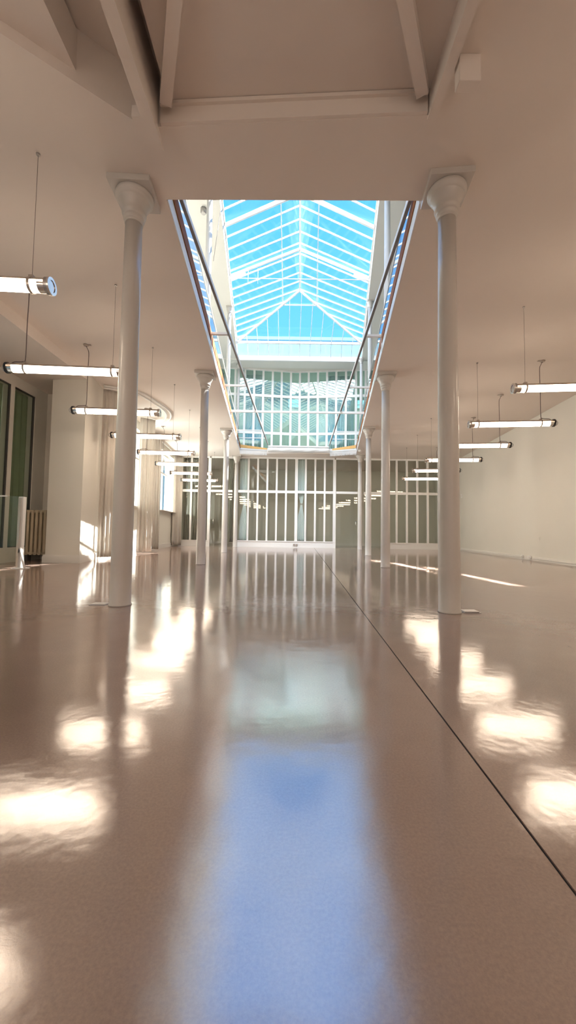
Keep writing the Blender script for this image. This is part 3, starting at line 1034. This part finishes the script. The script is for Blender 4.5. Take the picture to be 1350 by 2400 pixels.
# ------------------------------------------------------------------ curtains and rails by the windows
arc = catmull([(-4.25, 8.62, 3.965), (-3.62, 8.96, 3.965), (-3.39, 9.75, 3.965), (-3.32, 10.55, 3.965), (-3.62, 11.35, 3.965), (-4.45, 12.25, 3.965)], 10)
ct = thing('curtain_rail', 'curved white double curtain rail on the ceiling in front of the windows', 'curtain rail', (-3.8, 10.4, 3.97))
m = MB(); m.tube(arc, 0.022, 8); m.build('outer_track', 'steelwhite', ct)
inner = []
for i, p in enumerate(arc):
    d = (arc[min(i + 1, len(arc) - 1)] - arc[max(i - 1, 0)]).normalized()
    inner.append(p + Vector((-d.y, d.x, 0)) * 0.13)
m = MB(); m.tube(inner, 0.022, 8); m.build('inner_track', 'steelwhite', ct)
for a in arc[6::12]:
    pass
curt = [
    ([(-4.31, 8.74), (-4.16, 8.80), (-4.06, 8.93)], 0.06, 3.93, 4, 0.035, 1, 'curtain', 'grey white curtain drawn up beside the broad pier'),
    ([(-4.36, 11.10), (-4.14, 11.22), (-4.02, 11.38)], 0.06, 3.97, 5, 0.04, 2, 'curtain', 'pale curtain hanging in soft folds beside the window between two light gaps'),
    ([(-4.52, 12.75), (-4.30, 12.85)], 0.06, 3.95, 3, 0.035, 3, 'curtain', 'narrow pale curtain bundle at the far end of the curved rail'),
    ([(-4.86, 16.2), (-4.86, 16.55), (-4.62, 16.72)], 0.06, 3.90, 4, 0.035, 4, 'curtain', 'pale curtain in the corner against the glazed end partition'),
]
for path, za, zb, fo, am, sd, nm, lb in curt:
    t = thing('curtain', lb, 'curtain', (path[0][0], path[0][1], za), 'curtains by the windows')
    build_cloth(cloth(path, za, zb, fo, am, sd), 'cloth', 'curtain', t)
    q = MB(); pp = [Vector((x, y, zb + 0.005)) for x, y in path]
    q.tube(pp, 0.012, 8); q.build('header_tape', 'curtain', t)
m = MB(); m.tube([(LWX(13.0) + 0.12, 13.0, 3.93), (LWX(16.8) + 0.12, 16.8, 3.93)], 0.02, 8)
tag(m.build('curtain_pole', 'steelwhite'), 'straight curtain pole along the wall near the glazed end partition', 'curtain rail')

# curtains in the room behind the partition
for x0, x1, sd, lb in ((X(560), X(580), 11, 'blue white curtain tied at the waist behind the end pane of the wide bay'),
                       (X(695.5), X(714.5), 12, 'blue white curtain tied at the waist behind the middle of the wide bay')):
    t = thing('tied_curtain', lb, 'curtain', ((x0 + x1) / 2, 17.25, 0.3), 'curtains behind the glass')
    build_cloth(cloth([(x0, 17.13), (x1, 17.13)], 0.25, 3.95, 6, 0.03, sd, waist=(1.95, 0.28, 0.6)), 'cloth', 'tied', t)
    q = MB(); cx = x0 + (x1 - x0) * 0.6
    q.lathe([(0.058, 1.92), (0.064, 1.93), (0.064, 1.97), (0.058, 1.98)], 20, (cx, 17.13, 0)); q.build('tie_band', 'curtain', t)
for x0, x1, sd, lb in ((X(427), X(446), 13, 'grey curtain behind the corner pane of the partition bay by the curtained windows'),
                       (X(449), X(472), 14, 'grey curtain behind the second pane of the partition bay by the curtained windows'),
                       (X(534), X(544), 15, 'narrow grey curtain behind the glass door beside the wide bay')):
    t = thing('curtain', lb, 'curtain', ((x0 + x1) / 2, 17.25, 0.25), 'curtains behind the glass')
    build_cloth(cloth([(x0, 17.25), (x1, 17.25)], 0.2, 3.95, 4, 0.035, sd), 'cloth', 'greycurtain', t)
    q = MB(); q.bar((x0, 17.25, 3.955), (x1, 17.25, 3.955), 0.02, 0.03); q.build('header_tape', 'greycurtain', t)
# curtains on the upper floor behind the glass
for i, (pa, pb, lb) in enumerate(((765, 806, 'pale curtain behind the upper glazed screen on the shaded side'), (808, 829, 'narrow pale curtain at the shaded end of the upper glazed screen'),
                                  (571, 609, 'pale curtain behind the upper glazed screen on the sunlit side'))):
    x0, x1 = X(pa, 17.7), X(pb, 17.7)
    t = thing('curtain', lb, 'curtain', ((x0 + x1) / 2, 17.75, 4.3), 'curtains of the upper floor')
    build_cloth(cloth([(x0, 17.75), (x1, 17.75)], 4.3, 8.05, 7 if i != 1 else 4, 0.04, 20 + i), 'cloth', 'canvas', t)
    q = MB(); q.bar((x0, 17.75, 8.055), (x1, 17.75, 8.055), 0.02, 0.03); q.build('header_tape', 'canvas', t)

# green curtains behind the side windows
for i, (ya, yb, lb) in enumerate(((7.66, 8.68, 'green curtain behind the side window next to the radiator niche'),
                                  (6.55, 7.60, 'green curtain behind the side window at the edge of the picture'))):
    t = thing('green_curtain', lb, 'curtain', (-5.85, ya, 0.25), 'green curtains behind the side windows')
    build_cloth(cloth([(-5.78, ya), (-5.78, yb)], 0.3, 3.62, 6, 0.035, 30 + i), 'cloth', 'green', t)
    q = MB(); q.bar((-5.78, ya, 3.63), (-5.78, yb, 3.63), 0.02, 0.03); q.build('header_tape', 'green', t)

# ------------------------------------------------------------------ radiator in the niche
rad = thing('radiator', 'cream cast iron column radiator in the niche beside the pier', 'radiator', (-5.3, 8.26, 0))
nsec = 7
for i in range(nsec):
    x = -5.55 + i * 0.092
    m = MB()
    for dy in (-0.055, 0.055):
        m.tube([(x, 8.26 + dy, 0.16), (x, 8.26 + dy, 0.22), (x, 8.26 + dy, 1.0), (x, 8.26 + dy, 1.06)], [0.034, 0.031, 0.031, 0.034], 12)
    m.tube([(x, 8.18, 0.16), (x, 8.34, 0.16)], 0.036, 12); m.tube([(x, 8.18, 1.05), (x, 8.34, 1.05)], 0.036, 12)
    m.build('section', 'radiator', rad)
for x in (-5.55, -5.55 + 0.092 * 6):
    MB().box(x - 0.025, x + 0.025, 8.20, 8.32, 0, 0.14).build('foot', 'dark', rad)
m = MB(); m.tube([(-5.55, 8.26, 1.05), (-5.0, 8.26, 1.05)], 0.02, 10); m.tube([(-5.55, 8.26, 0.16), (-5.0, 8.26, 0.16)], 0.02, 10); m.build('connecting_pipe', 'radiator', rad)

# ------------------------------------------------------------------ glass screen on posts
sc = thing('glass_screen', 'low clear glass screen with a braced white post before the green curtained windows', 'screen', (-4.64, 6.7, 0))
p = MB(); p.box(-4.685, -4.60, 6.66, 6.74, 0, 1.24); p.build('post', 'steelwhite', sc, bevel=0.004)
p = MB(); p.box(-4.66, -4.625, 6.62, 6.66, 0.02, 1.22); p.build('clamp_strip', 'chrome', sc)
p = MB(); p.tube([(-4.62, 6.66, 0.36), (-4.50, 6.62, 0.01)], 0.018, 10); p.build('brace', 'steelwhite', sc)
p = MB(); p.box(-4.72, -4.50, 6.60, 6.76, 0, 0.012); p.build('foot_plate', 'steelwhite', sc)
p = MB(); p.box(-5.55, -4.685, 6.695, 6.707, 0.05, 1.25); p.build('pane', 'glass', sc)
p = MB(); p.box(-5.05, -4.92, 6.685, 6.717, 1.24, 1.262); p.build('clip', 'steelwhite', sc)

# ------------------------------------------------------------------ small fittings
def floor_hatch(x, y, lab, mat, h):
    t = thing('floor_plate', lab, 'floor plate', (x, y, 0))
    MB().box(x - 0.065, x + 0.065, y - 0.05, y + 0.05, 0, h).build('lid', mat, t, bevel=0.002)
    MB().box(x - 0.075, x + 0.075, y - 0.06, y + 0.06, 0, 0.004).build('rim', 'plate', t)


floor_hatch(LCX(3.59) - 0.20, 3.62, 'dull metal floor hatch at the foot of the column facing the curtained windows', 'plate', 0.008)
floor_hatch(RCX(3.48) + 0.19, 3.50, 'raised steel floor plate at the foot of the column facing the bare wall', 'plate', 0.014)


def socket(loc, ax, lab, nm='wall_switch', cat='switch', wd=0.08, ht=0.12, mat='steelwhite'):
    x, y, z = loc
    t = thing(nm, lab, cat, loc)
    d = Vector((ax[0], ax[1], 0)).normalized(); u = Vector((-d.y, d.x, 0))
    c = Vector(loc)
    MB().bar(c - Vector((0, 0, ht / 2)), c + Vector((0, 0, ht / 2)), wd, 0.025, up=d).build('back_box', mat, t)
    e = c + d * 0.016
    MB().bar(e - Vector((0, 0, ht * 0.3)), e + Vector((0, 0, ht * 0.3)), wd * 0.55, 0.012, up=d).build('rocker', 'chrome' if mat != 'steelwhite' else 'white', t)


socket((RWX(16.4) - 0.012, 16.4, 2.33), (-1, 0.1), 'small white box high on the bare wall near the glazed partition', 'wall_box', 'box', 0.10, 0.16)
socket((LWX(9.9) + 0.013, 9.9, 1.98), (1, 0.07), 'dark switch plate on the wall beside the pier curtain, upper of two', mat='plate', wd=0.06, ht=0.10)
socket((LWX(9.9) + 0.013, 9.9, 1.84), (1, 0.07), 'dark switch plate on the wall beside the pier curtain, lower of two', mat='plate', wd=0.06, ht=0.10)
for k, (y, lab) in enumerate(((10.9, 'double white socket on the baseboard trunking of the bare wall'), (11.3, 'single white socket farther along the baseboard trunking of the bare wall'))):
    socket((RWX(y) - 0.055, y, 0.075), (-1, 0.1), lab, 'wall_socket', 'socket', 0.16 if k == 0 else 0.09, 0.08)
for k, (x, lab) in enumerate(((X(690), 'white floor socket on the bottom panel of the wide bay, beside a twin'), (X(696), 'white floor socket on the bottom panel of the wide bay, twin of its neighbour'))):
    socket((x, Y_P - 0.06, 0.12), (0, -1), lab, 'wall_socket', 'socket', 0.08, 0.09, 'plate')
m = MB(); m.lathe([(0.05, 3.93), (0.06, 3.94), (0.06, 3.98), (0.07, 3.985), (0.07, 4.0)], 24, (X(843, 15.2), 15.2, 0))
tag(m.build('smoke_detector', 'steelwhite'), 'small round detector under the ceiling beside the string fringe', 'detector')
m = MB(); m.lathe([(0.05, 8.0), (0.07, 8.03), (0.07, 8.12)], 20, (-2.05, 8.5, 0))
tag(m.build('ceiling_spot', 'plate'), 'small round fitting on the upper ceiling beside the slim column', 'spotlight')
m = MB(); m.tube([(-1.60, 8.3, 8.12), (LCX(7.95) + 0.10, 7.99, 6.5)], 0.005, 6)
tag(m.build('pull_rope', 'wire'), 'thin dark rope running from the eaves down to the slim upper column', 'rope')

# roof windows in the room behind the upper screen
for x0, x1, lab in ((X(672, 20.8), X(697, 20.8), 'small bright window behind the middle of the upper screen'),
                    (X(836, 20.8), X(862, 20.8), 'small bright window behind the shaded end of the upper screen')):
    t = thing('rear_window', lab, 'window', ((x0 + x1) / 2, 20.88, 7.4))
    za, zb = 7.55, 8.02
    f = MB()
    for z in (za, zb, (za + zb) / 2 - 0.05): f.bar((x0, 20.87, z), (x1, 20.87, z), 0.06, 0.05)
    for x in (x0, x1): f.bar((x, 20.87, za), (x, 20.87, zb), 0.06, 0.05, up=(0, 1, 0))
    f.build('frame', 'steelwhite', t)
    MB().box(x0, x1, 20.87, 20.88, za, zb).build('pane', emit('daylight_pane', (0.35, 0.78, 1.0), 1.0), t)

# ------------------------------------------------------------------ outdoors
m = MB(); m.box(-14, -13, -6, 70, -1, 16)  # wall added outside so the left windows look white and pass bounced sunlight
fc = thing('facade', 'added pale facade throwing sunlight back in through the curtained windows', 'building', (-13.5, 30, 0))
m.build('wall', 'facade', fc)
m = MB(); m.box(-14, -12.7, -6, 70, 16, 16.5); m.build('cornice', 'facade', fc)
nb_ = thing('neighbouring_roof', 'blue grey roof and parapet seen beyond the glass roof', 'building', (2, 42, 0))
MB().box(-10, 36, 40, 52, 0, 21.0).build('wall', 'zinc', nb_)
MB().box(-10, 36, 39.7, 52, 21.0, 21.35).build('parapet', 'zinc', nb_)
t = thing('chimney', 'chimney stack with a row of pots beyond the glass roof', 'chimney', (6.0, 42, 21.35))
MB().box(5.0, 7.0, 42, 43, 21.35, 21.9).build('stack', 'brickpot', t)
for k in range(5):
    MB().lathe([(0.14, 21.9), (0.11, 22.5 - 0.15 * (k % 2))], 14, (5.2 + k * 0.4, 42.5, 0)).build('pot', 'brickpot', t)
